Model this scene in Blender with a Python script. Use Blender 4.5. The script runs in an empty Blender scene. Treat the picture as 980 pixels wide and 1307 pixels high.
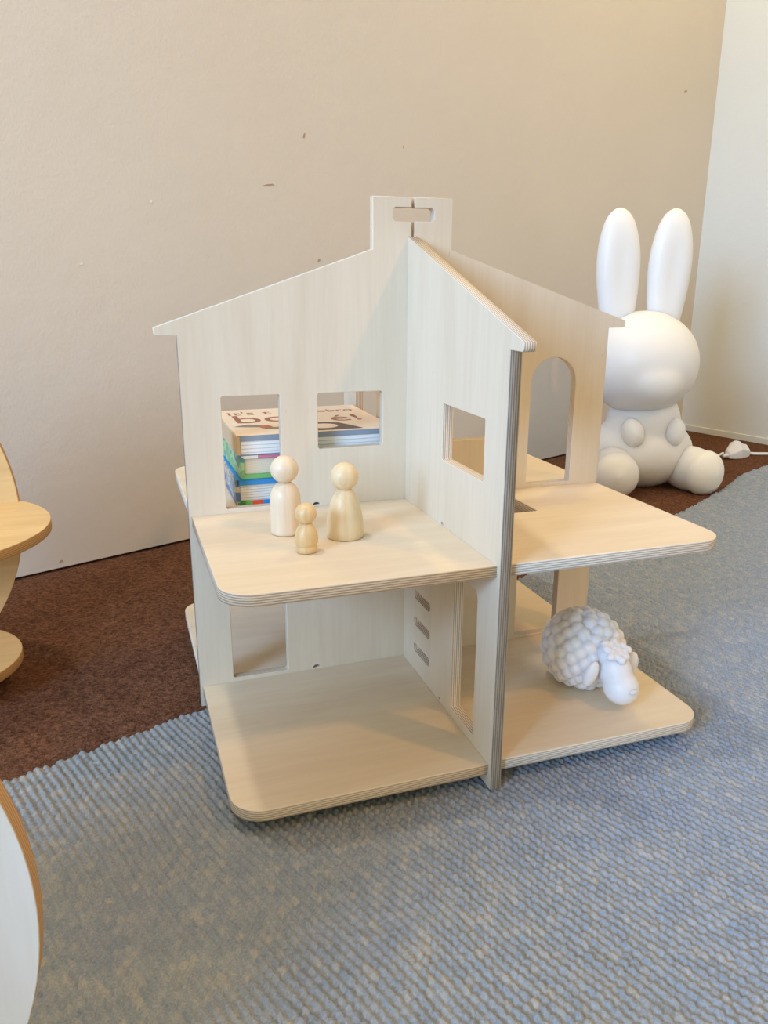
import bpy, bmesh, math, random
import numpy as np
from mathutils import Matrix, Vector

random.seed(7)
rng = np.random.default_rng(7)
scene = bpy.context.scene
col = scene.collection
R = math.radians

# ------------------------------------------------------------------ camera
cam_d = bpy.data.cameras.new('camera')
cam = bpy.data.objects.new('camera', cam_d)
col.objects.link(cam)
cam_d.sensor_fit = 'HORIZONTAL'
cam_d.sensor_width = 36.0
cam_d.lens = 36.0 * 1021.32 / 980.0
cam_d.clip_start = 0.02
cr = Vector((0.9480322, -0.31815545, 0.0034713))
cu = Vector((0.08613687, 0.26714075, 0.95980011))
cf = Vector((0.30629296, 0.90962241, -0.28066295))
cm = Matrix((cr, cu, -cf)).transposed().to_4x4()
cm.translation = Vector((-0.31732643, -0.85407478, 0.47601986))
cam.matrix_world = cm
scene.camera = cam

# ------------------------------------------------------------------ light
world = bpy.data.worlds.new('world')
scene.world = world
world.use_nodes = True
bg = world.node_tree.nodes['Background']
bg.inputs[0].default_value = (1.0, 0.93, 0.62, 1)
bg.inputs[1].default_value = 0.76


def area(name, loc, target, size, energy, color, size_y=None):
    d = bpy.data.lights.new(name, 'AREA')
    d.shape = 'RECTANGLE'
    d.size = size
    d.size_y = size_y or size
    d.energy = energy
    d.color = color
    o = bpy.data.objects.new(name, d)
    col.objects.link(o)
    o.location = loc
    o.rotation_euler = (Vector(target) - Vector(loc)).to_track_quat('-Z', 'Y').to_euler()
    return o


area('window_daylight', (-3.15, -2.25, 1.45), (0.1, 0.05, 0.25), 1.2, 184, (0.345, 0.60, 1.0), 1.4)
area('ceiling_lamp_overhead', (-0.52, 0.05, 2.40), (-0.40, 0.0, 0.0), 0.12, 11.5, (1.0, 0.92, 0.78))
area('ceiling_lamp_front', (1.20, -1.60, 2.40), (0.1, 0.0, 0.1), 0.14, 15, (1.0, 0.46, 0.12))
area('ceiling_lamp_corner', (1.05, 0.75, 2.40), (1.05, 0.75, 0.0), 0.14, 10.5, (1.0, 0.76, 0.20))

vs = scene.view_settings
vs.view_transform = 'Standard'
vs.look = 'None'
vs.gamma = 1.0
vs.use_curve_mapping = False
vs.exposure = 0.0
scene.display_settings.display_device = 'sRGB'


# ------------------------------------------------------------------ materials
def lin(r, g, b):
    f = lambda c: (c / 255 / 12.92) if c / 255 <= 0.04045 else ((c / 255 + 0.055) / 1.055) ** 2.4
    return (f(r), f(g), f(b), 1)


class NT:
    def __init__(self, name):
        self.m = bpy.data.materials.new(name)
        self.m.use_nodes = True
        self.t = self.m.node_tree
        self.b = self.t.nodes['Principled BSDF']

    def n(self, typ, **kw):
        nd = self.t.nodes.new(typ)
        for k, v in kw.items():
            setattr(nd, k, v)
        return nd

    def l(self, a, b):
        self.t.links.new(a, b)

    def coords(self, which='Object', scale=(1, 1, 1), loc=(0, 0, 0)):
        tc = self.n('ShaderNodeTexCoord')
        mp = self.n('ShaderNodeMapping')
        mp.inputs['Scale'].default_value = scale
        mp.inputs['Location'].default_value = loc
        self.l(tc.outputs[which], mp.inputs['Vector'])
        return mp.outputs[0]

    def noise(self, vec, scale, detail=4, rough=0.55, dist=0.0):
        nd = self.n('ShaderNodeTexNoise')
        nd.inputs['Scale'].default_value = scale
        nd.inputs['Detail'].default_value = detail
        nd.inputs['Roughness'].default_value = rough
        nd.inputs['Distortion'].default_value = dist
        if vec is not None:
            self.l(vec, nd.inputs['Vector'])
        return nd.outputs['Fac']

    def ramp(self, fac, stops, interp='LINEAR'):
        nd = self.n('ShaderNodeValToRGB')
        e = nd.color_ramp.elements
        nd.color_ramp.interpolation = interp
        while len(e) < len(stops):
            e.new(0.5)
        for el, (p, c) in zip(e, stops):
            el.position = p
            el.color = c
        self.l(fac, nd.inputs[0])
        return nd.outputs[0]

    def mix(self, fac, a, b, mode='MIX'):
        nd = self.n('ShaderNodeMix', data_type='RGBA', blend_type=mode)
        for sock, v in ((nd.inputs[0], fac), (nd.inputs[6], a), (nd.inputs[7], b)):
            if hasattr(v, 'links'):
                self.l(v, sock)
            else:
                sock.default_value = v
        return nd.outputs[2]

    def math(self, op, a, b=0.0):
        nd = self.n('ShaderNodeMath', operation=op)
        for s, v in ((nd.inputs[0], a), (nd.inputs[1], b)):
            if hasattr(v, 'links'):
                self.l(v, s)
            else:
                s.default_value = v
        return nd.outputs[0]

    def bump(self, h, strength, dist):
        nd = self.n('ShaderNodeBump')
        nd.inputs['Strength'].default_value = strength
        nd.inputs['Distance'].default_value = dist
        self.l(h, nd.inputs['Height'])
        self.l(nd.outputs[0], self.b.inputs['Normal'])

    def set(self, base=None, rough=0.5, spec=0.5):
        if base is not None:
            if hasattr(base, 'links'):
                self.l(base, self.b.inputs['Base Color'])
            else:
                self.b.inputs['Base Color'].default_value = base
        self.b.inputs['Roughness'].default_value = rough
        self.b.inputs['Specular IOR Level'].default_value = spec
        return self


def plain(name, rgb, rough=0.5, spec=0.5):
    return NT(name).set(lin(*rgb), rough, spec).m


def ply_face(name, along, light=(224, 210, 189), dark=(217, 201, 178)):
    # along: 'y' grain runs along local y, 'x' along local x
    w = NT(name)
    sc = (14, 1.6, 14) if along == 'y' else (1.6, 14, 14)
    v = w.coords('Object', sc)
    a = w.noise(v, 1.6, 5, 0.6, 0.9)
    fine = w.noise(w.coords('Object', (90, 5, 90) if along == 'y' else (5, 90, 90)), 3.0, 3)
    c = w.ramp(a, [(0.28, lin(*dark)), (0.60, lin(*light)), (0.8, lin(*[min(255, k + 5) for k in light]))])
    c2 = w.ramp(fine, [(0.3, (0.95, 0.945, 0.935, 1)), (0.6, (1, 1, 1, 1))])
    c = w.mix(0.7, c, c2, 'MULTIPLY')
    # small brown flecks
    fl = w.noise(w.coords('Object', (60, 14, 60) if along == 'y' else (14, 60, 60)), 2.2, 2)
    f2 = w.ramp(fl, [(0.755, (0, 0, 0, 1)), (0.80, (1, 1, 1, 1))])
    c = w.mix(w.math('MULTIPLY', f2, 0.35), c, lin(160, 130, 105))
    w.set(c, 0.5, 0.35)
    w.bump(fine, 0.06, 0.001)
    return w.m


def ply_edge(name='plywood_edge', pal=((232, 220, 203), (182, 163, 144))):
    w = NT(name)
    tc = w.n('ShaderNodeTexCoord')
    sp = w.n('ShaderNodeSeparateXYZ')
    w.l(tc.outputs['Object'], sp.inputs[0])
    # seven veneers across a 11.5 mm board
    ph = w.math('MULTIPLY', sp.outputs['Z'], 1 / 0.0022)
    nz = w.noise(w.coords('Object', (12, 12, 40)), 6, 2)
    ph = w.math('ADD', ph, w.math('MULTIPLY', nz, 0.12))
    fr = w.math('FRACT', w.math('ADD', ph, 10.25))
    c = w.ramp(fr, [(0.0, lin(*pal[1])), (0.38, lin(*pal[1])), (0.5, lin(*pal[0])), (0.88, lin(*pal[0])), (1.0, lin(*pal[1]))])
    fn = w.noise(w.coords('Object', (300, 300, 900)), 1.0, 2)
    c = w.mix(0.55, c, w.ramp(fn, [(0.3, (0.86, 0.84, 0.82, 1)), (0.65, (1, 1, 1, 1))]), 'MULTIPLY')
    w.set(c, 0.7, 0.2)
    return w.m


M = {}
M['wall_ply'] = ply_face('birch_plywood_upright_grain', 'y')
M['floor_ply'] = ply_face('birch_plywood_level_grain', 'x', (228, 211, 186), (219, 199, 171))
M['edge'] = ply_edge()
M['toy_ply'] = ply_face('honey_plywood', 'x', (226, 190, 134), (208, 170, 114))
M['toy_edge'] = ply_edge('honey_plywood_edge', ((200, 160, 112), (176, 134, 90)))


def peg_wood(name, light, dark):
    w = NT(name)
    a = w.noise(w.coords('Object', (70, 70, 5)), 2.0, 4, 0.6, 0.6)
    c = w.ramp(a, [(0.3, lin(*dark)), (0.6, lin(*light))])
    w.set(c, 0.38, 0.4)
    return w.m


M['peg_pale'] = peg_wood('pale_turned_wood', (232, 213, 186), (224, 202, 172))
M['peg_warm'] = peg_wood('warm_turned_wood', (230, 208, 170), (220, 194, 152))
M['peg_honey'] = peg_wood('honey_turned_wood', (226, 196, 148), (212, 178, 128))


def vinyl(name, rgb, sss=0.01):
    w = NT(name).set(lin(*rgb), 0.42, 0.4)
    w.b.inputs['Subsurface Weight'].default_value = 0.7
    w.b.inputs['Subsurface Radius'].default_value = (1.0, 0.9, 0.8)
    w.b.inputs['Subsurface Scale'].default_value = sss
    return w.m


M['vinyl'] = vinyl('white_vinyl', (240, 238, 234), 0.05)
M['vinyl_sheep'] = vinyl('soft_white_vinyl', (234, 233, 236))
M['plastic'] = plain('white_plastic', (236, 236, 238), 0.35)


def wall_paint(name, rgb, rgb2):
    w = NT(name)
    big = w.noise(w.coords('Object'), 1.3, 3)
    c = w.ramp(big, [(0.35, lin(*rgb2)), (0.65, lin(*rgb))])
    fine = w.noise(w.coords('Object'), 170, 3, 0.6)
    mid = w.noise(w.coords('Object'), 26, 3, 0.5)
    h = w.math('ADD', w.math('MULTIPLY', fine, 0.5), mid)
    sp = w.noise(w.coords('Object', (1, 1, 2.2)), 13, 5, 0.7)
    spot = w.ramp(sp, [(0.80, (0, 0, 0, 1)), (0.86, (1, 1, 1, 1))])
    c = w.mix(w.math('MULTIPLY', spot, 0.25), c, lin(165, 145, 125))
    w.set(c, 0.8, 0.25)
    w.bump(h, 0.22, 0.004)
    return w.m


M['wall_cream'] = wall_paint('cream_wall_paint', (219, 208, 193), (214, 203, 187))
M['wall_white'] = wall_paint('off_white_wall_paint', (226, 225, 218), (222, 220, 212))
M['skirting'] = plain('skirting_paint', (224, 221, 210), 0.5)
M['scuff'] = plain('wall_scuff', (176, 152, 130), 0.9, 0.1)
M['scuff_white'] = plain('bare_filler', (236, 228, 216), 0.9, 0.1)
M['ceiling_paint'] = plain('ceiling_paint', (232, 228, 220), 0.9)


def carpet():
    w = NT('brown_carpet_pile')
    v = w.coords('Object')
    a = w.noise(v, 210, 4, 0.7)
    b = w.noise(v, 55, 3, 0.6)
    d = w.noise(v, 7, 3)
    c = w.ramp(a, [(0.28, lin(62, 40, 30)), (0.5, lin(112, 77, 58)), (0.75, lin(150, 110, 86))])
    c = w.mix(0.6, c, w.ramp(b, [(0.3, (0.72, 0.70, 0.70, 1)), (0.65, (1.08, 1.06, 1.04, 1))]), 'MULTIPLY')
    c = w.mix(0.6, c, w.ramp(d, [(0.35, (0.88, 0.86, 0.88, 1)), (0.65, (1.05, 1.02, 0.98, 1))]), 'MULTIPLY')
    w.set(c, 0.95, 0.05)
    w.bump(w.math('ADD', a, w.math('MULTIPLY', b, 1.4)), 0.8, 0.006)
    return w.m


M['carpet'] = carpet()


def rug_mat():
    w = NT('blue_grey_wool')
    v = w.coords('UV')
    loop = w.n('ShaderNodeAttribute', attribute_name='loop_tone').outputs['Fac']
    fib = w.noise(w.coords('UV', (1, 1, 1)), 520, 5, 0.75)
    med = w.noise(v, 60, 3, 0.6)
    c = w.ramp(loop, [(0.0, lin(156, 169, 188)), (0.35, lin(163, 174, 192)), (0.6, lin(167, 177, 193)),
                      (0.85, lin(172, 180, 192)), (1.0, lin(184, 187, 193))])
    c = w.mix(0.8, c, w.ramp(fib, [(0.25, (0.50, 0.52, 0.57, 1)), (0.62, (1.10, 1.09, 1.08, 1))]), 'MULTIPLY')
    c = w.mix(0.45, c, w.ramp(med, [(0.3, (0.84, 0.87, 0.91, 1)), (0.7, (1.06, 1.05, 1.03, 1))]), 'MULTIPLY')
    # rows turn greyer-beige towards one end of the rug
    sep = w.n('ShaderNodeSeparateXYZ')
    w.l(v, sep.inputs[0])
    band = w.noise(w.coords('UV', (9, 1.2, 1)), 1.0, 3)
    pos = w.math('ADD', sep.outputs['X'], w.math('MULTIPLY', w.math('SUBTRACT', band, 0.5), 0.5))
    t = w.ramp(pos, [(0.0, (1, 1, 1, 1)), (0.22, (0.75, 0.75, 0.75, 1)), (0.5, (0, 0, 0, 1))])
    c = w.mix(w.math('MULTIPLY', t, 0.9), c, w.mix(1.0, c, (0.98, 0.88, 0.70, 1), 'MULTIPLY'))
    w.set(c, 0.95, 0.08)
    w.bump(w.math('ADD', fib, w.math('MULTIPLY', med, 0.6)), 0.7, 0.003)
    return w.m


M['rug'] = rug_mat()


# ------------------------------------------------------------------ helpers
def tag(o, label=None, cat=None, group=None, kind=None):
    if label:
        o['label'] = label
    if cat:
        o['category'] = cat
    if group:
        o['group'] = group
    if kind:
        o['kind'] = kind
    return o


def empty(name, loc, rz=0.0):
    o = bpy.data.objects.new(name, None)
    col.objects.link(o)
    o.empty_display_size = 0.05
    o.location = loc
    o.rotation_euler = (0, 0, rz)
    return o


def obj(name, mesh, mats=(), parent=None, mw=None):
    o = bpy.data.objects.new(name, mesh)
    col.objects.link(o)
    for m in (mats if isinstance(mats, (list, tuple)) else [mats]):
        if m.name not in [k.name for k in mesh.materials if k]:
            mesh.materials.append(m)
    if parent:
        o.parent = parent
    if mw is not None:
        o.matrix_local = mw
    return o


def smooth(mesh):
    mesh.polygons.foreach_set('use_smooth', [True] * len(mesh.polygons))
    mesh.update()
    return mesh


def from_bm(bm, name):
    bmesh.ops.recalc_face_normals(bm, faces=bm.faces)
    me = bpy.data.meshes.new(name)
    bm.to_mesh(me)
    bm.free()
    return me


def curve_mesh(name, splines, extrude, bevel):
    """flat closed outlines (first one outer, the others holes) -> solid board"""
    cd = bpy.data.curves.new(name, 'CURVE')
    cd.dimensions = '2D'
    cd.fill_mode = 'BOTH'
    cd.extrude = max(extrude - bevel, 1e-5)
    cd.bevel_depth = bevel
    cd.bevel_resolution = 1
    cd.offset = -bevel
    for pts in splines:
        s = cd.splines.new('POLY')
        s.points.add(len(pts) - 1)
        for p, q in zip(s.points, pts):
            p.co = (q[0], q[1], 0, 1)
        s.use_cyclic_u = True
    o = bpy.data.objects.new(name, cd)
    col.objects.link(o)
    dg = bpy.context.evaluated_depsgraph_get()
    me = bpy.data.meshes.new_from_object(o.evaluated_get(dg))
    bpy.data.objects.remove(o)
    bpy.data.curves.remove(cd)
    me.name = name
    me.materials.clear()
    return me


def board(name, outline, holes, t, face, edge, parent, mw, bevel=0.0006):
    me = curve_mesh(name, [outline] + list(holes), t / 2, bevel)
    me.materials.append(face)
    me.materials.append(edge)
    for p in me.polygons:
        p.material_index = 0 if abs(p.normal.z) > 0.9 else 1
    return obj(name, me, [face, edge], parent, mw)


def rrect(x0, y0, x1, y1, r=0.003, n=5, rs=None):
    """rounded rectangle; rs = radii for (x0y0, x1y0, x1y1, x0y1)"""
    rs = rs or (r, r, r, r)
    pts = []
    for (cx, cy, a0), rad in zip(((x0, y0, 180), (x1, y0, 270), (x1, y1, 0), (x0, y1, 90)), rs):
        if rad <= 0:
            pts.append((cx, cy))
            continue
        ox = cx + (rad if cx == x0 else -rad)
        oy = cy + (rad if cy == y0 else -rad)
        for i in range(n + 1):
            a = R(a0 + 90 * i / n)
            pts.append((ox + rad * math.cos(a), oy + rad * math.sin(a)))
    return pts


def ellipse(cx, cy, a, b, n=72):
    return [(cx + a * math.cos(2 * math.pi * i / n), cy + b * math.sin(2 * math.pi * i / n)) for i in range(n)]


def lathe(name, prof, seg=40):
    bm = bmesh.new()
    rings = []
    for r, z in prof:
        if r < 1e-6:
            rings.append([bm.verts.new((0, 0, z))])
        else:
            rings.append([bm.verts.new((r * math.cos(2 * math.pi * i / seg), r * math.sin(2 * math.pi * i / seg), z)) for i in range(seg)])
    for a, b in zip(rings[:-1], rings[1:]):
        for i in range(seg):
            j = (i + 1) % seg
            if len(a) == 1 and len(b) > 1:
                bm.faces.new((a[0], b[i], b[j]))
            elif len(b) == 1 and len(a) > 1:
                bm.faces.new((a[i], a[j], b[0]))
            elif len(a) > 1 and len(b) > 1:
                bm.faces.new((a[i], a[j], b[j], b[i]))
    return smooth(from_bm(bm, name))


def catmull(pts, per=6):
    out = []
    P = [pts[0]] + list(pts) + [pts[-1]]
    for i in range(1, len(P) - 2):
        p0, p1, p2, p3 = (np.array(P[k], float) for k in (i - 1, i, i + 1, i + 2))
        for k in range(per):
            t = k / per
            out.append(tuple(0.5 * ((2 * p1) + (-p0 + p2) * t + (2 * p0 - 5 * p1 + 4 * p2 - p3) * t * t + (-p0 + 3 * p1 - 3 * p2 + p3) * t ** 3)))
    out.append(tuple(pts[-1]))
    return out


def tube(name, pts, r, seg=10):
    cd = bpy.data.curves.new(name, 'CURVE')
    cd.dimensions = '3D'
    cd.bevel_depth = r
    cd.bevel_resolution = 3
    cd.use_fill_caps = True
    s = cd.splines.new('POLY')
    pts = catmull(pts)
    s.points.add(len(pts) - 1)
    for p, q in zip(s.points, pts):
        p.co = (*q, 1)
    o = bpy.data.objects.new(name, cd)
    col.objects.link(o)
    dg = bpy.context.evaluated_depsgraph_get()
    me = bpy.data.meshes.new_from_object(o.evaluated_get(dg))
    bpy.data.objects.remove(o)
    bpy.data.curves.remove(cd)
    me.name = name
    me.materials.clear()
    return smooth(me)


def box_mesh(name, x0, x1, y0, y1, z0, z1, bevel=0.0, seg=2):
    bm = bmesh.new()
    bmesh.ops.create_cube(bm, size=1)
    for v in bm.verts:
        v.co = Vector((x0 + (v.co.x + .5) * (x1 - x0), y0 + (v.co.y + .5) * (y1 - y0), z0 + (v.co.z + .5) * (z1 - z0)))
    if bevel:
        bmesh.ops.bevel(bm, geom=list(bm.edges), offset=bevel, segments=seg, affect='EDGES', profile=0.5)
    return from_bm(bm, name)


def blob(name, parts, voxel=0.004, smooth_it=8):
    """several ellipsoids (centre, radii, euler) fused into one smooth skin"""
    bm = bmesh.new()
    for c, rad, rot in parts:
        mat = Matrix.Translation(c) @ Matrix.Rotation(rot[2], 4, 'Z') @ Matrix.Rotation(rot[1], 4, 'Y') @ Matrix.Rotation(rot[0], 4, 'X') @ Matrix.Diagonal((*rad, 1))
        bmesh.ops.create_icosphere(bm, subdivisions=4, radius=1, matrix=mat)
    me = bpy.data.meshes.new(name)
    bm.to_mesh(me)
    bm.free()
    o = bpy.data.objects.new(name, me)
    col.objects.link(o)
    m = o.modifiers.new('r', 'REMESH')
    m.mode = 'VOXEL'
    m.voxel_size = voxel
    s = o.modifiers.new('s', 'SMOOTH')
    s.iterations = smooth_it
    s.factor = 0.6
    dg = bpy.context.evaluated_depsgraph_get()
    out = bpy.data.meshes.new_from_object(o.evaluated_get(dg))
    bpy.data.objects.remove(o)
    bpy.data.meshes.remove(me)
    out.name = name
    return smooth(out)


# ------------------------------------------------------------------ setting
CZ = -0.012                                     # carpet level (rug top is z = 0)
CORN = Vector((1.4862, 1.3648, CZ))             # where the two walls meet
WA = math.atan2(1.3648 - 0.5311, 1.4862 + 0.4954)
wd = Vector((math.cos(WA), math.sin(WA), 0))    # along the back wall
rd = Vector((0.0841, -0.3043, 0)).normalized()  # along the right wall, to the viewer
room_rot = Matrix.Rotation(WA, 4, 'Z')

o = obj('floor', box_mesh('floor', -3.2, 2.6, -3.0, 2.2, CZ - 0.06, CZ), M['carpet'])
tag(o, kind='structure')
# back wall: local x along the wall, local y into the wall; a thin dark gap over the carpet
w_back = obj('wall_back', box_mesh('wall_back', -3.6, 0.1, 0.0, 0.1, 0.005, 2.5), M['wall_cream'], None, Matrix.Translation(CORN) @ room_rot)
tag(w_back, kind='structure')
ra = math.atan2(rd.y, rd.x)
w_right = obj('wall_right', box_mesh('wall_right', 0.0, 3.4, 0.0, 0.1, 0.0, 2.5), M['wall_white'], None, Matrix.Translation(CORN) @ Matrix.Rotation(ra, 4, 'Z'))
tag(w_right, kind='structure')
o = obj('baseboard_right', box_mesh('baseboard_right', 0.0, 3.4, -0.004, 0.0, 0.0, 0.020, 0.0015), M['skirting'], None, Matrix.Translation(CORN) @ Matrix.Rotation(ra, 4, 'Z'))
tag(o, kind='structure')
o = obj('ceiling', box_mesh('ceiling', -3.2, 2.6, -1.5, 2.2, 2.45, 2.5), M['ceiling_paint'])
tag(o, kind='structure')


def wall_mark(lx, lz, w, h, rot, mat):
    n = 14
    pts = []
    for i in range(n):
        a = 2 * math.pi * i / n
        k = 0.7 + 0.5 * random.random()
        pts.append((w * k * math.cos(a), h * k * math.sin(a)))
    me = curve_mesh('scuff_mark', [pts], 0.0004, 0.0)
    obj('scuff_mark', me, mat, w_back, Matrix.Translation((lx, -0.0002, lz)) @ Matrix.Rotation(R(90), 4, 'X') @ Matrix.Rotation(rot, 4, 'Z'))


for mk in ((-1.625, 0.654, 0.013, 0.0016, R(8), 'scuff'), (-1.992, 0.508, 0.003, 0.002, 0.3, 'scuff_white'), (-1.863, 0.611, 0.003, 0.003, 0.0, 'scuff_white'),
           (-0.179, 1.008, 0.007, 0.004, 0.4, 'scuff'), (-1.511, 0.522, 0.004, 0.002, 0.8, 'scuff'), (-2.079, 0.016, 0.004, 0.002, 0.2, 'scuff'),
           (-1.541, 0.747, 0.002, 0.005, -0.3, 'scuff'), (-1.284, 0.752, 0.0015, 0.004, 0.1, 'scuff')):
    wall_mark(*mk[:5], M[mk[5]])


# ------------------------------------------------------------------ rug
def build_rug():
    ea = math.atan2(0.5118 + 0.0765, 0.8195 + 0.4454)
    eu = np.array([math.cos(ea), math.sin(ea)])
    ev = np.array([math.cos(R(-69)), math.sin(R(-69))])
    O = np.array([-0.4454, -0.0765])
    rib = 0.0076
    du, dv = rib / 5, 0.0019
    u = np.arange(-0.30, 1.98, du)
    v = np.arange(0.0, 0.82, dv)
    U, V = np.meshgrid(u, v, indexing='xy')
    # far edge wanders a little
    px = np.array([-9, 0, 0.065, 0.205, 0.8, 1.395, 1.6, 1.85, 9])
    po = np.array([0, 0, 0.003, 0.012, 0.004, 0.0, -0.020, -0.062, -0.075])
    off = np.interp(u, px, po)
    ribi = np.floor(u / rib).astype(int)
    nr = ribi.max() - ribi.min() + 1
    jit = rng.normal(0, 0.0022, nr)[ribi - ribi.min()]
    fade = np.exp(-V / 0.25)
    Vp = V + (off + jit)[None, :] * fade
    # sideways wander of the ribs
    wob = 0.0022 * np.sin(V * 17 + U * 6) + 0.001 * np.sin(V * 41 + U * 13 + 1)
    X = O[0] + eu[0] * (U + wob) + ev[0] * Vp
    Y = O[1] + eu[1] * (U + wob) + ev[1] * Vp
    fr = (U / rib) % 1.0
    prof = np.sin(np.pi * np.clip((fr - 0.0), 0, 1)) ** 0.65
    lp = 0.0080
    ph = rng.random(nr)
    stretch = 0.85 + 0.3 * rng.random(nr)
    idx = np.broadcast_to((ribi - ribi.min())[None, :], U.shape)
    lt = V / lp * stretch[idx] + ph[idx] + 0.35 * fr
    lfr = lt % 1.0
    lprof = np.sin(np.pi * lfr) ** 0.5
    lid = np.floor(lt).astype(int)
    hsh = np.sin(lid * 12.9898 + idx * 78.233) * 43758.5453
    tone = hsh - np.floor(hsh)
    hsh2 = np.sin(lid * 39.3467 + idx * 11.135) * 24634.6345
    big = hsh2 - np.floor(hsh2)
    # flatter, matted patches from smoothed noise
    def patches(cell, seed):
        g = np.random.default_rng(seed).random((int(1.1 / cell) + 4, int(2.5 / cell) + 4))
        fu, fv = (U + 0.35) / cell, V / cell
        iu, iv = np.floor(fu).astype(int), np.floor(fv).astype(int)
        a, b = fu - iu, fv - iv
        a, b = a * a * (3 - 2 * a), b * b * (3 - 2 * b)
        return (g[iv, iu] * (1 - a) + g[iv, iu + 1] * a) * (1 - b) + (g[iv + 1, iu] * (1 - a) + g[iv + 1, iu + 1] * a) * b
    pat = np.clip(0.62 * patches(0.055, 3) + 0.45 * patches(0.018, 4) - 0.02, 0, 1)
    relief = 0.54 + 0.46 * pat
    lump = patches(0.0075, 5) - 0.5
    Z = -0.0062 + relief * (0.0044 * prof * (0.40 + 0.60 * lprof) + 0.0014 * lprof * prof * big) + 0.0016 * lump + (1 - relief) * 0.0022 + rng.normal(0, 0.00035, U.shape)
    Z = np.minimum(Z, -0.0003)
    edge = np.clip(V / 0.006, 0, 1)
    Z = Z * 1.0 - (1 - edge) * 0.0075
    nV, nU = U.shape
    co = np.stack([X, Y, Z], -1).reshape(-1, 3)
    g = np.arange(nV * nU).reshape(nV, nU)
    q = np.stack([g[1:, :-1], g[1:, 1:], g[:-1, 1:], g[:-1, :-1]], -1).reshape(-1, 4)
    me = bpy.data.meshes.new('woven_rug')
    me.vertices.add(len(co))
    me.vertices.foreach_set('co', co.ravel())
    me.loops.add(q.size)
    me.loops.foreach_set('vertex_index', q.ravel().astype(np.int32))
    me.polygons.add(len(q))
    me.polygons.foreach_set('loop_start', (np.arange(len(q)) * 4).astype(np.int32))
    me.polygons.foreach_set('use_smooth', np.ones(len(q), bool))
    me.update(calc_edges=True)
    uv = me.uv_layers.new(name='UVMap')
    uvs = np.stack([U, V], -1).reshape(-1, 2)[q.ravel()]
    uv.data.foreach_set('uv', uvs.ravel())
    at = me.attributes.new('loop_tone', 'FLOAT', 'POINT')
    at.data.foreach_set('value', tone.ravel().astype(np.float32))
    ob = obj('woven_rug', me, M['rug'])
    return tag(ob, 'thick blue-grey woven rug with ribbed rows under the plywood dollhouse', 'rug')


build_rug()

# ------------------------------------------------------------------ dollhouse
T = 0.0115
H = T / 2
W = 0.25
BW = 0.247
ZL, ZU = 0.0271, 0.2288
ZE, ZC, ZT = 0.4196, 0.5055, 0.5582
HC, HW, TIP, TZ = 0.0452, 0.2530, 0.2757, 0.0080

house = empty('dollhouse', (0, 0, 0))
tag(house, 'open birch plywood dollhouse of two crossing gabled walls and two floors', 'dollhouse')
rotA = Matrix.Rotation(R(90), 4, 'X')                                  # (u,v,w) -> (u,-w,v)
rotB = Matrix(((0, 0, 1, 0), (1, 0, 0, 0), (0, 1, 0, 0), (0, 0, 0, 1)))  # (u,v,w) -> (w,u,v)

S = 0.0018   # half width of the slit in the chimney
handle_l = [(-S, 0.5478), (-0.0200, 0.5478), (-0.0225, 0.5455), (-0.0225, 0.5365), (-0.0200, 0.5340), (-S, 0.5340)]
handle_r = [(S, 0.5340), (0.0215, 0.5340), (0.0240, 0.5365), (0.0240, 0.5455), (0.0215, 0.5478), (S, 0.5478)]
FOOT = 0.165
outA = [(-HW, 0.0), (-FOOT, 0.0), (-FOOT + 0.012, 0.0150), (FOOT - 0.012, 0.0150), (FOOT, 0.0), (HW, 0.0),
        (HW, ZE), (TIP - 0.002, ZE), (TIP, ZE + 0.002), (TIP, ZE + TZ), (HC, ZC), (HC, ZT), (S, ZT)] + handle_r[::-1] + \
       [(S, 0.5122), (-S, 0.5122)] + handle_l[::-1] + \
       [(-S, ZT), (-HC, ZT), (-HC, ZC), (-TIP, ZE + TZ), (-TIP, ZE + 0.002), (-TIP + 0.002, ZE), (-HW, ZE)]


def arch(x0, x1, z0, z1, n=16):
    r = (x1 - x0) / 2
    cx = (x0 + x1) / 2
    pts = [(x0, z0), (x1, z0)]
    for i in range(n + 1):
        a = math.pi * i / n
        pts.append((cx + r * math.cos(a), z1 - r + r * math.sin(a)))
    return pts


def moon(x, z, w=0.0042, h=0.0034):
    return [(x + w * math.cos(math.pi * i / 8), z + h * math.sin(math.pi * i / 8)) for i in range(9)]


holesA = [
    rrect(-0.2125, 0.2335, -0.1500, 0.3560, 0.002),
    rrect(-0.1085, 0.2938, -0.0338, 0.3555, 0.003),
    rrect(0.0338, 0.2938, 0.1085, 0.3555, 0.003),
    arch(0.1520, 0.2125, 0.2330, 0.3865),
    rrect(-0.2145, 0.0300, -0.1503, 0.1780, 0.0025),
    rrect(0.1470, 0.0300, 0.2070, 0.1780, 0.0025),
    moon(-0.112, ZU + 0.0008), moon(-0.116, ZL + 0.0008), moon(0.112, ZL + 0.0008),
]
board('gabled_wall', outA, holesA, T, M['wall_ply'], M['edge'], house, rotA)

zr = ZC + (ZC - ZE - TZ) / (TIP - HC) * (HC - H)      # roof line carried on to the centre
outB = [(-HW, 0.0), (-FOOT, 0.0), (-FOOT + 0.012, 0.0150), (-H, 0.0150), (-H, zr), (-TIP, ZE + TZ), (-TIP, ZE + 0.002), (-TIP + 0.002, ZE), (-HW, ZE)]
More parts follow.
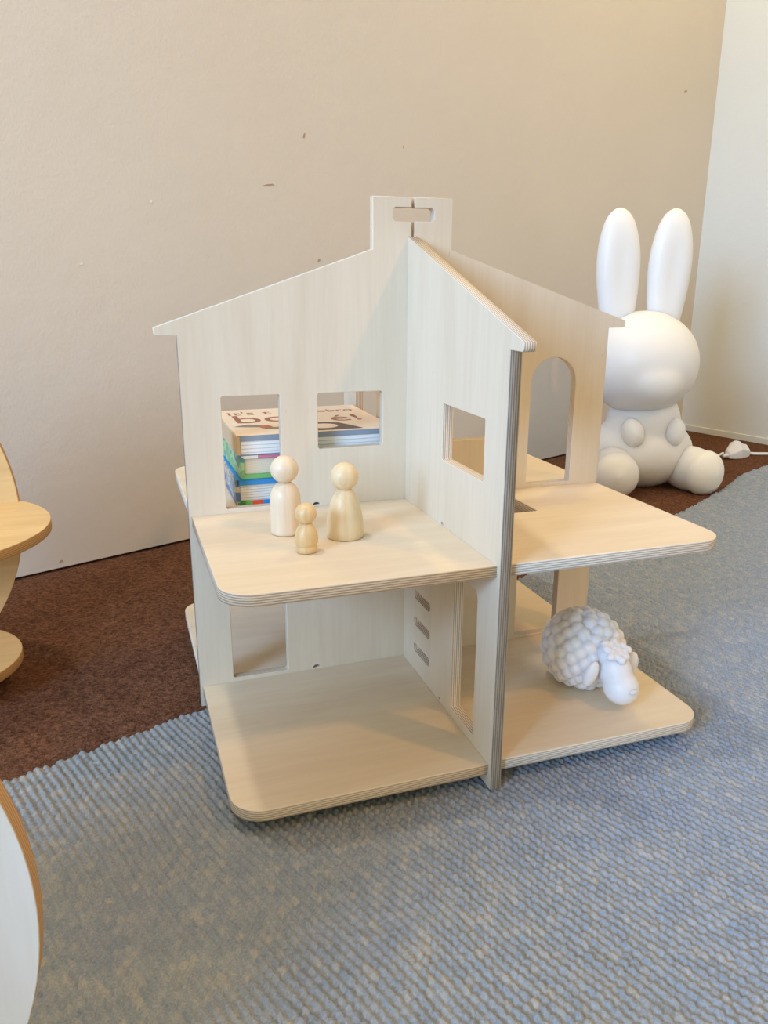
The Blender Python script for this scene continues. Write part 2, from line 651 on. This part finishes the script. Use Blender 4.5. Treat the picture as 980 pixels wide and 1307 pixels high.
# children's ladder of three hand slots beside the doorway
holesF = [
    rrect(-0.2110, 0.2978, -0.1135, 0.3554, 0.002),
    rrect(-0.2095, 0.0350, -0.1530, 0.1900, 0.004, rs=(0.002, 0.002, 0.002, 0.010)),
    rrect(-0.0900, 0.1180, -0.0405, 0.1285, 0.0048),
    rrect(-0.0900, 0.0845, -0.0405, 0.0950, 0.0048),
    rrect(-0.0900, 0.0510, -0.0405, 0.0615, 0.0048),
    moon(-0.118, ZU + 0.0006, 0.0035, 0.003), moon(-0.122, ZL + 0.0006, 0.0035, 0.003),
]
holesF = [h[::-1] for h in holesF]
board('cross_wall', outB, holesF, T, M['wall_ply'], M['edge'], house, rotB)
outBb = [(-x, z) for x, z in outB][::-1]
holesK = [rrect(0.1050, 0.2978, 0.1960, 0.3554, 0.002), rrect(0.1450, 0.0350, 0.2070, 0.1780, 0.004)]
board('cross_wall', outBb, holesK, T, M['wall_ply'], M['edge'], house, rotB)

RC = 0.030
for z in (ZL, ZU):
    for sx in (-1, 1):
        for sy in (-1, 1):
            x0, x1 = (-W, -H) if sx < 0 else (H, W)
            y0, y1 = (-BW, -H) if sy < 0 else (H, BW)
            rs = [0, 0, 0, 0]
            rs[{(-1, -1): 0, (1, -1): 1, (1, 1): 2, (-1, 1): 3}[(sx, sy)]] = RC
            hol = []
            if z == ZU and (sx, sy) == (1, -1):
                hol = [rrect(0.045, -0.100, 0.1165, -0.047, 0.001)]       # stair hatch
            mw = Matrix.Translation((0, 0, z - H))
            if z == ZL and (sx, sy) == (-1, -1):
                mw = mw @ Matrix.Rotation(R(-0.35), 4, 'Y') @ Matrix.Rotation(R(0.55), 4, 'X')
            board('floor_board', rrect(x0, y0, x1, y1, n=9, rs=rs), hol, T, M['floor_ply'], M['edge'], house, mw)


# ------------------------------------------------------------------ peg dolls
def ball(r, zc, n=22, lo=-math.pi / 2, hi=math.pi / 2):
    return [(max(0.0, r * math.cos(lo + (hi - lo) * i / n)), zc + r * math.sin(lo + (hi - lo) * i / n)) for i in range(n + 1)]


def doll(label, loc, body_prof, head_r, head_z, mat, extra=None):
    root = empty('peg_doll', (loc[0], loc[1], loc[2] + 0.0003))
    tag(root, label, 'peg doll', 'peg doll family on the upper floor')
    obj('body', lathe('body', body_prof), mat, root)
    obj('head', lathe('head', ball(head_r, head_z)), mat, root)
    if extra:
        obj('base_ring', lathe('base_ring', extra), mat, root)
    return root


s = 0.0153
fa = [(0, 0), (s - 0.0012, 0), (s - 0.0002, 0.0010), (s, 0.0035), (s + 0.0002, 0.030), (s - 0.0002, 0.038), (s - 0.0014, 0.0432), (s - 0.0036, 0.0475), (s - 0.0062, 0.0502), (0.0064, 0.0520), (0, 0.0522)]
doll('tall straight-bodied peg doll in pale wood beside the doorway with books', (-0.1650, -0.0930, ZU), fa, 0.0139, 0.0655, M['peg_pale'])
s = 0.0186
mo = [(0, 0), (s - 0.001, 0), (s, 0.0012), (s, 0.0080), (s - 0.0006, 0.0180), (s - 0.0024, 0.0280), (s - 0.0050, 0.0370), (s - 0.0082, 0.0440), (s - 0.0108, 0.0474), (0.0060, 0.0488), (0, 0.0489)]
doll('bell-skirted peg doll with round head, rightmost of the three', (-0.1118, -0.1225, ZU), mo, 0.0139, 0.0612, M['peg_warm'])
s = 0.0100
ch = [(0.0094, 0.0062), (0.0108, 0.0090), (0.0112, 0.0125), (0.0104, 0.0180), (0.0086, 0.0230), (0.0062, 0.0268), (0.0046, 0.0280), (0, 0.0281)]
ring = [(0, 0), (s - 0.0008, 0), (s, 0.0008), (s + 0.0002, 0.0050), (s - 0.0006, 0.0062), (0, 0.0062)]
doll('smallest honey-toned peg doll with a ringed foot', (-0.1588, -0.1560, ZU), ch, 0.0101, 0.0370, M['peg_honey'], ring)


# ------------------------------------------------------------------ books
def page_mat(name, rgb, line, step):
    w = NT(name)
    tc = w.n('ShaderNodeTexCoord')
    sp = w.n('ShaderNodeSeparateXYZ')
    w.l(tc.outputs['Object'], sp.inputs[0])
    nz = w.noise(w.coords('Object', (6, 6, 60)), 4, 2)
    fr = w.math('FRACT', w.math('ADD', w.math('MULTIPLY', sp.outputs['Z'], 1 / step), w.math('MULTIPLY', nz, 0.5)))
    c = w.ramp(fr, [(0.0, lin(*line)), (0.16, lin(*rgb)), (0.9, lin(*rgb)), (1.0, lin(*line))])
    return w.set(c, 0.8, 0.2).m


def patch_mat(name, stops, scale):
    w = NT(name)
    a = w.noise(w.coords('Object', scale), 1.0, 1)
    c = w.ramp(a, [(p, lin(*k)) for p, k in stops], 'CONSTANT')
    return w.set(c, 0.45, 0.4).m


def band_mat(name, stops, axis='X', span=0.2):
    w = NT(name)
    tc = w.n('ShaderNodeTexCoord')
    sp = w.n('ShaderNodeSeparateXYZ')
    w.l(tc.outputs['Object'], sp.inputs[0])
    wob = w.math('MULTIPLY', w.math('SUBTRACT', w.noise(w.coords('Object', (60, 60, 60)), 2, 2), 0.5), 0.02)
    c = w.ramp(w.math('ADD', w.math('ADD', w.math('MULTIPLY', sp.outputs[axis], 1 / span), 0.5), wob), [(p / span + 0.5 if p > -1 else 0.0, lin(*k)) for p, k in stops], 'CONSTANT')
    return w.set(c, 0.45, 0.4).m


def text_part(name, body, x, y, z, size, mat, parent, sx=1.0, shear=0.0, rz=0.0):
    cd = bpy.data.curves.new(name, 'FONT')
    cd.body = body
    cd.size = size
    cd.extrude = 0.00008
    cd.shear = shear
    o = bpy.data.objects.new(name, cd)
    col.objects.link(o)
    dg = bpy.context.evaluated_depsgraph_get()
    me = bpy.data.meshes.new_from_object(o.evaluated_get(dg))
    bpy.data.objects.remove(o)
    bpy.data.curves.remove(cd)
    me.materials.clear()
    return obj(name, me, mat, parent, Matrix.Translation((x, y, z)) @ Matrix.Rotation(rz, 4, 'Z') @ Matrix.Diagonal((sx, 1, 1, 1)))


def flat(name, pts, z, mat, parent):
    return obj(name, curve_mesh(name, [pts], 0.00008, 0.0), mat, parent, Matrix.Translation((0, 0, z)))


def book(label, x0, x1, y0, y1, z0, z1, tc, tb, mats, rz=0.0, over=0.002, spine=True):
    cover, back, pages, spinem = mats
    root = empty('picture_book', ((x0 + x1) / 2, (y0 + y1) / 2, z0), rz)
    tag(root, label, 'book', 'picture books stacked in the dollhouse')
    a, b, h = (x1 - x0) / 2, (y1 - y0) / 2, z1 - z0
    obj('back_cover', box_mesh('back_cover', -a, a, -b, b, 0, tb, 0.0005), back, root)
    obj('pages', box_mesh('pages', -a + 0.004, a - over, -b + over, b - over, tb, h - tc, 0.0003), pages, root)
    obj('front_cover', box_mesh('front_cover', -a, a, -b, b, h - tc, h, 0.0005), cover, root)
    if spine:
        obj('spine', box_mesh('spine', -a - 0.0012, -a + 0.0036, -b, b, 0.0004, h - 0.0004, 0.001), spinem, root)
    return root


P_white = page_mat('white_board_pages', (236, 236, 234), (172, 176, 180), 0.0042)
P_cream = page_mat('cream_paper_pages', (226, 216, 196), (176, 164, 142), 0.0013)
P_plain = page_mat('thick_white_pages', (232, 230, 222), (150, 140, 128), 0.0030)
c_peach = plain('peach_cover', (236, 214, 190), 0.4)
c_slate = plain('slate_cover_edge', (140, 152, 166), 0.5)
c_brown = plain('red_brown_print', (150, 90, 68), 0.5)
c_dark = plain('dark_brown_print', (96, 78, 74), 0.5)
c_grey = plain('grey_print', (132, 124, 120), 0.5)
c_red = plain('brick_red_print', (176, 104, 84), 0.5)
c_green = patch_mat('green_cover', [(0.0, (112, 178, 108)), (0.56, (140, 192, 122)), (0.68, (216, 222, 204))], (30, 18, 60))
c_pink = band_mat('pink_and_white_cover', [(-9, (224, 222, 218)), (-0.064, (196, 122, 150)), (0.05, (228, 222, 214))])
c_blue = patch_mat('blue_cover', [(0.0, (48, 140, 206)), (0.58, (52, 152, 214)), (0.66, (222, 84, 66))], (48, 20, 40))
c_multi = band_mat('many_coloured_cover', [(-9, (52, 138, 70)), (-0.072, (104, 176, 84)), (-0.065, (220, 80, 52)), (-0.052, (40, 134, 206)), (-0.01, (220, 80, 52)), (0.02, (52, 138, 70))])
c_spine_b = patch_mat('worn_blue_spine', [(0.0, (86, 112, 160)), (0.48, (190, 178, 158)), (0.58, (120, 150, 170))], (20, 30, 70))
c_spine_g = patch_mat('green_spine', [(0.0, (124, 176, 128)), (0.5, (160, 202, 158)), (0.62, (86, 150, 160))], (20, 24, 50))
c_tan = plain('tan_spine', (206, 180, 146), 0.6)

z = ZU + 0.0004
b3 = book('thick picture book with blue cover at the bottom of the stack', -0.196, -0.034, 0.0185, 0.195, z, z + 0.0305, 0.0075, 0.0042, (c_blue, c_multi, P_plain, c_spine_b), R(-0.6), 0.003)
z2 = z + 0.0307
b2 = book('green-backed picture book in the middle of the stack', -0.192, -0.028, 0.0170, 0.190, z2, z2 + 0.0265, 0.0036, 0.0052, (c_pink, c_green, P_cream, c_spine_g), R(0.5), 0.003)
z1 = z2 + 0.0268
b1 = book('white board book with peach lettered cover on top of the stack', -0.1945, -0.0105, 0.0165, 0.196, z1, ZU + 0.0806, 0.0006, 0.0012, (c_peach, c_slate, P_white, c_tan), 0.0, 0.0006)
zt = ZU + 0.0806 - z1                      # cover top in the book's own frame
fc = obj('cover_edge', box_mesh('cover_edge', -0.0918, 0.0918, -0.0897, -0.0888, zt - 0.0066, zt - 0.0007, 0.0002), c_slate, b1)
ox, oy = -(-0.1945 - 0.0105) / 2, -(0.0165 + 0.196) / 2


def L(x, y):
    return (x + ox, y + oy)


e = zt + 0.0001
text_part('lettering', "it's t", *L(-0.186, 0.152), e, 0.034, c_brown, b1, 0.95)
text_part('lettering', 'obro', *L(-0.072, 0.148), e, 0.026, c_brown, b1, 0.95)
text_part('lettering', 'bo', *L(-0.186, 0.094), e, 0.078, c_brown, b1, 0.95)
text_part('lettering', '\u00e9!', *L(-0.070, 0.078), e, 0.060, c_brown, b1, 0.95)
# cover pictures: a dark pointed shape with a pale oval, and a grey bird-like leaf
flat('cover_picture', [L(*q) for q in [(-0.112, 0.022), (-0.0480, 0.0225), (-0.056, 0.044), (-0.066, 0.066), (-0.080, 0.074), (-0.100, 0.078), (-0.118, 0.066)]], e + 0.0001, c_dark, b1)
flat('cover_picture', ellipse(*L(-0.0885, 0.047), 0.0165, 0.015, 28), e + 0.0003, c_peach, b1)
flat('cover_picture', [L(*q) for q in [(-0.190, 0.0715), (-0.182, 0.078), (-0.172, 0.083), (-0.160, 0.076), (-0.150, 0.066), (-0.160, 0.062), (-0.176, 0.066)]], e, c_grey, b1)
flat('cover_picture', [L(*q) for q in [(-0.162, 0.068), (-0.150, 0.072), (-0.146, 0.060), (-0.152, 0.052), (-0.160, 0.056)]], e + 0.0002, c_red, b1)
flat('cover_picture', [L(*q) for q in [(-0.158, 0.050), (-0.148, 0.056), (-0.136, 0.058), (-0.122, 0.050), (-0.140, 0.044)]], e + 0.0003, c_grey, b1)


# ------------------------------------------------------------------ sheep night light
def sheep():
    root = empty('sheep_night_light', (0.168, -0.131, ZL), R(7))
    tag(root, 'white vinyl sheep night light with bubbly fleece on the lower floor', 'night light')
    bm = bmesh.new()
    bmesh.ops.create_icosphere(bm, subdivisions=6, radius=1)
    n = 150
    ga = math.pi * (3 - math.sqrt(5))
    cen = []
    for i in range(n):
        zz = 1 - 2 * (i + 0.5) / n
        rr = math.sqrt(1 - zz * zz)
        cen.append((rr * math.cos(ga * i), rr * math.sin(ga * i), zz))
    cen = np.array(cen) + rng.normal(0, 0.022, (n, 3))
    cen /= np.linalg.norm(cen, axis=1)[:, None]
    rad = 0.170 + 0.03 * rng.random(n)
    co = np.array([v.co[:] for v in bm.verts])
    co /= np.linalg.norm(co, axis=1)[:, None]
    d = np.linalg.norm(co[:, None, :] - cen[None], axis=2)
    hgt = np.sqrt(np.maximum(0.0, 1 - (d / rad[None]) ** 2)) * rad[None]
    bumps = hgt.max(1)
    r = 0.865 + 0.82 * bumps
    for v, c3, rr in zip(bm.verts, co, r):
        x, y, zz = c3 * rr
        p = Vector((x * 0.0475, y * 0.049, zz * 0.047))
        p.z = max(p.z, -0.0415)
        v.co = p + Vector((0, 0, 0.0417))
    me = smooth(from_bm(bm, 'fleece'))
    obj('fleece', me, M['vinyl_sheep'], root)
    # head points down and forward (local -y)
    hd = blob('head', [((0, -0.054, 0.0385), (0.0175, 0.0225, 0.0200), (R(40), 0, 0)),
                       ((0, -0.066, 0.0240), (0.0190, 0.0200, 0.0190), (R(20), 0, 0)),
                       ((0, -0.043, 0.050), (0.0165, 0.016, 0.018), (0, 0, 0))], 0.0016, 10)
    h = obj('head', hd, M['vinyl_sheep'], root)
    obj('nose', blob('nose', [((0.0, -0.0848, 0.0265), (0.0055, 0.0026, 0.0028), (0, 0, 0))], 0.0006, 3), M['vinyl_sheep'], h)
    for sx in (-1, 1):
        e_ = blob('ear', [((sx * 0.0285, -0.049, 0.0375), (0.0078, 0.0066, 0.0170), (R(14), R(sx * -8), 0))], 0.0012, 4)
        obj('ear', e_, M['vinyl_sheep'], root)
    tuft = []
    for k in range(16):
        a = k * ga
        q = 0.0155 * math.sqrt((k + 0.3) / 16)
        tuft.append(((q * math.cos(a), -0.0540 + 0.75 * q * math.sin(a), 0.0620 + 0.45 * q * math.sin(a)), (0.0050, 0.0050, 0.0046), (0, 0, 0)))
    obj('wool_tuft', blob('wool_tuft', tuft, 0.0010, 2), M['vinyl_sheep'], root)
    return root


sheep()


# ------------------------------------------------------------------ plain rabbit-shaped lamp
CORD = [(1.085, 0.806, CZ + 0.018), (1.130, 0.822, CZ + 0.012), (1.190, 0.862, CZ + 0.006), (1.225, 0.915, CZ + 0.004), (1.262, 0.930, CZ + 0.010), (1.300, 0.945, CZ + 0.016)]


def rabbit_lamp():
    root = empty('rabbit_lamp', (0.895, 0.775, CZ), R(-13))
    tag(root, 'plain white rabbit-shaped floor lamp with two upright ears in the corner', 'lamp')
    body = blob('body', [((0.004, 0.015, 0.082), (0.128, 0.110, 0.092), (0, 0, 0)),
                         ((0.0, 0.0, 0.150), (0.090, 0.078, 0.095), (0, 0, 0))], 0.006, 12)
    obj('body', body, M['vinyl'], root)
    head = blob('head', [((-0.018, -0.004, 0.296), (0.131, 0.122, 0.122), (0, 0, 0)),
                         ((-0.018, -0.075, 0.262), (0.070, 0.062, 0.056), (0, 0, 0))], 0.006, 14)
    hd = obj('head', head, M['vinyl'], root)
    for sx, cx, h, tilt in ((-1, -0.088, 0.150, -3.0), (1, 0.034, 0.146, 1.5)):
        prof = [(0.034, -0.125), (0.042, -0.08), (0.049, -0.02), (0.051, 0.03), (0.047, 0.075), (0.037, 0.115), (0.024, 0.138), (0.010, 0.149), (0, 0.151)]
        pr = [(a, b) for a, b, in catmull(prof, 4)]
        pr[-1] = (0, 0.151)
        me = lathe('ear', pr, 32)
        for v in me.vertices:                      # flattened, with a shallow hollow down the front
            x, y, zz = v.co
            y *= 0.62
            if y < 0:
                y += 0.010 * math.exp(-(x / 0.022) ** 2) * math.exp(-((zz - 0.02) / 0.085) ** 2)
            v.co = (x, y, zz)
        obj('ear', me, M['vinyl'], root, Matrix.Translation((cx, 0.012, 0.492)) @ Matrix.Rotation(R(tilt), 4, 'Y'))
    for sx, rz in ((-1, -14), (1, 22)):
        ft = blob('foot', [((0, 0, 0), (0.050, 0.085, 0.055), (0, 0, 0)), ((0, -0.045, -0.002), (0.053, 0.036, 0.055), (0, 0, 0))], 0.005, 8)
        for v in ft.vertices:
            v.co.z = max(v.co.z, -0.050)
        obj('foot', ft, M['vinyl'], root, Matrix.Translation((sx * 0.088 + (0.012 if sx > 0 else 0.0), -0.062, 0.0505)) @ Matrix.Rotation(R(rz), 4, 'Z'))
    for sx in (-1, 1):
        pw = blob('paw', [((sx * 0.050, -0.064, 0.140), (0.026, 0.028, 0.036), (R(-18), R(sx * 12), 0))], 0.004, 4)
        obj('paw', pw, M['vinyl'], root)
    return root


rabbit_lamp()

def adapter():
    p = Vector((1.345, 0.945, CZ))
    root = empty('power_plug', p, R(14))
    root.scale = (0.82, 0.82, 0.82)
    bpy.context.view_layer.update()
    tag(root, 'white power plug lying on the brown carpet by the right wall', 'plug')
    bm = bmesh.new()
    # tapered angular housing: wide block at one end, wedge towards the cord
    secs = [(-0.048, 0.010, 0.004, 0.022), (-0.030, 0.018, 0.002, 0.030), (-0.002, 0.026, 0.001, 0.046), (0.006, 0.026, 0.001, 0.044), (0.030, 0.025, 0.002, 0.034), (0.046, 0.024, 0.004, 0.033)]
    rings = []
    for x, hw, z0, z1 in secs:
        rings.append([bm.verts.new((x, -hw, z0)), bm.verts.new((x, hw, z0)), bm.verts.new((x, hw, z1 * 1.05)), bm.verts.new((x, hw * 0.3, z1 * 1.3)), bm.verts.new((x, -hw * 0.3, z1 * 1.3)), bm.verts.new((x, -hw, z1 * 0.72))])
    for a, b in zip(rings[:-1], rings[1:]):
        for i in range(6):
            j = (i + 1) % 6
            bm.faces.new((a[i], a[j], b[j], b[i]))
    bm.faces.new(rings[0])
    bm.faces.new(rings[-1])
    bmesh.ops.recalc_face_normals(bm, faces=bm.faces)
    bmesh.ops.bevel(bm, geom=list(bm.edges), offset=0.0015, segments=2, affect='EDGES')
    obj('housing', from_bm(bm, 'housing'), M['plastic'], root)
    g = lathe('cord_grip', [(0, -0.020), (0.0045, -0.020), (0.0065, 0.0), (0.0085, 0.006), (0, 0.006)], 16)
    obj('cord_grip', g, M['plastic'], root, Matrix.Translation((-0.050, 0, 0.013)) @ Matrix.Rotation(R(90), 4, 'Y'))

    obj('cord', tube('cord', CORD, 0.0032), M['plastic'], root, root.matrix_world.inverted())
    obj('cord', tube('cord', [(1.385, 0.955, CZ + 0.012), (1.41, 0.952, CZ + 0.006), (1.45, 0.945, CZ + 0.004), (1.50, 0.93, CZ + 0.004), (1.545, 0.86, CZ + 0.004), (1.59, 0.72, CZ + 0.004)], 0.0042), M['plastic'], root, root.matrix_world.inverted())


adapter()

# ------------------------------------------------------------------ two-tier play stand at the left
stand = empty('play_stand', (-0.585, 0.135, CZ))
tag(stand, 'honey plywood play stand with two round shelves through an oval upright', 'play stand')


def in_stand(x, y, zz):
    return Matrix.Translation((x + 0.585, y - 0.135, zz - CZ))


TT = 0.012
board('round_shelf', ellipse(0, 0, 0.183, 0.160, 96), [], TT, M['toy_ply'], M['toy_edge'], stand, in_stand(-0.585, 0.132, 0.200 - TT / 2))
board('round_shelf', ellipse(0, 0, 0.131, 0.110, 96), [], TT, M['toy_ply'], M['toy_edge'], stand, in_stand(-0.585, 0.150, 0.030 - TT / 2))
ov = []
for i in range(96):
    a = 2 * math.pi * i / 96
    ov.append((0.140 * math.cos(a), max(0.190 + 0.198 * math.sin(a), CZ)))
board('oval_upright', ov, [], TT, M['toy_ply'], M['toy_edge'], stand, in_stand(-0.585, 0.232, 0.0) @ rotA)
leg = [(-0.09, CZ), (0.09, CZ), (0.075, 0.024), (-0.075, 0.024)]
board('foot_board', [(a, b) for a, b in leg], [], TT, M['toy_ply'], M['toy_edge'], stand, in_stand(-0.585, 0.150, 0.0) @ rotB)
board('foot_board', [(a, b) for a, b in leg], [], TT, M['toy_ply'], M['toy_edge'], stand, in_stand(-0.585, 0.150, 0.0) @ rotA)

# rounded panel in the near left corner
near = empty('round_panel_stand', (-0.575, -0.50, 0.0), R(-4))
tag(near, 'upright round plywood panel with pale face and tan rim in the near left corner', 'play stand')
M['near_ply'] = ply_face('pale_birch_plywood', 'y', (226, 218, 206), (214, 204, 190))
board('round_panel', ellipse(0, 0.200, 0.205, 0.2, 120), [], 0.012, M['near_ply'], M['toy_edge'], near, rotA)
board('shading_support_board', [(-0.19, 0.0), (0.17, 0.0), (0.17, 0.10), (0.10, 0.20), (-0.05, 0.27), (-0.12, 0.285), (-0.17, 0.27), (-0.19, 0.22)], [], 0.012, M['near_ply'], M['toy_edge'], near, Matrix.Translation((-0.06, 0.0, 0)) @ rotB)  # unseen support, its raised front shaped to cast shade on the round panel
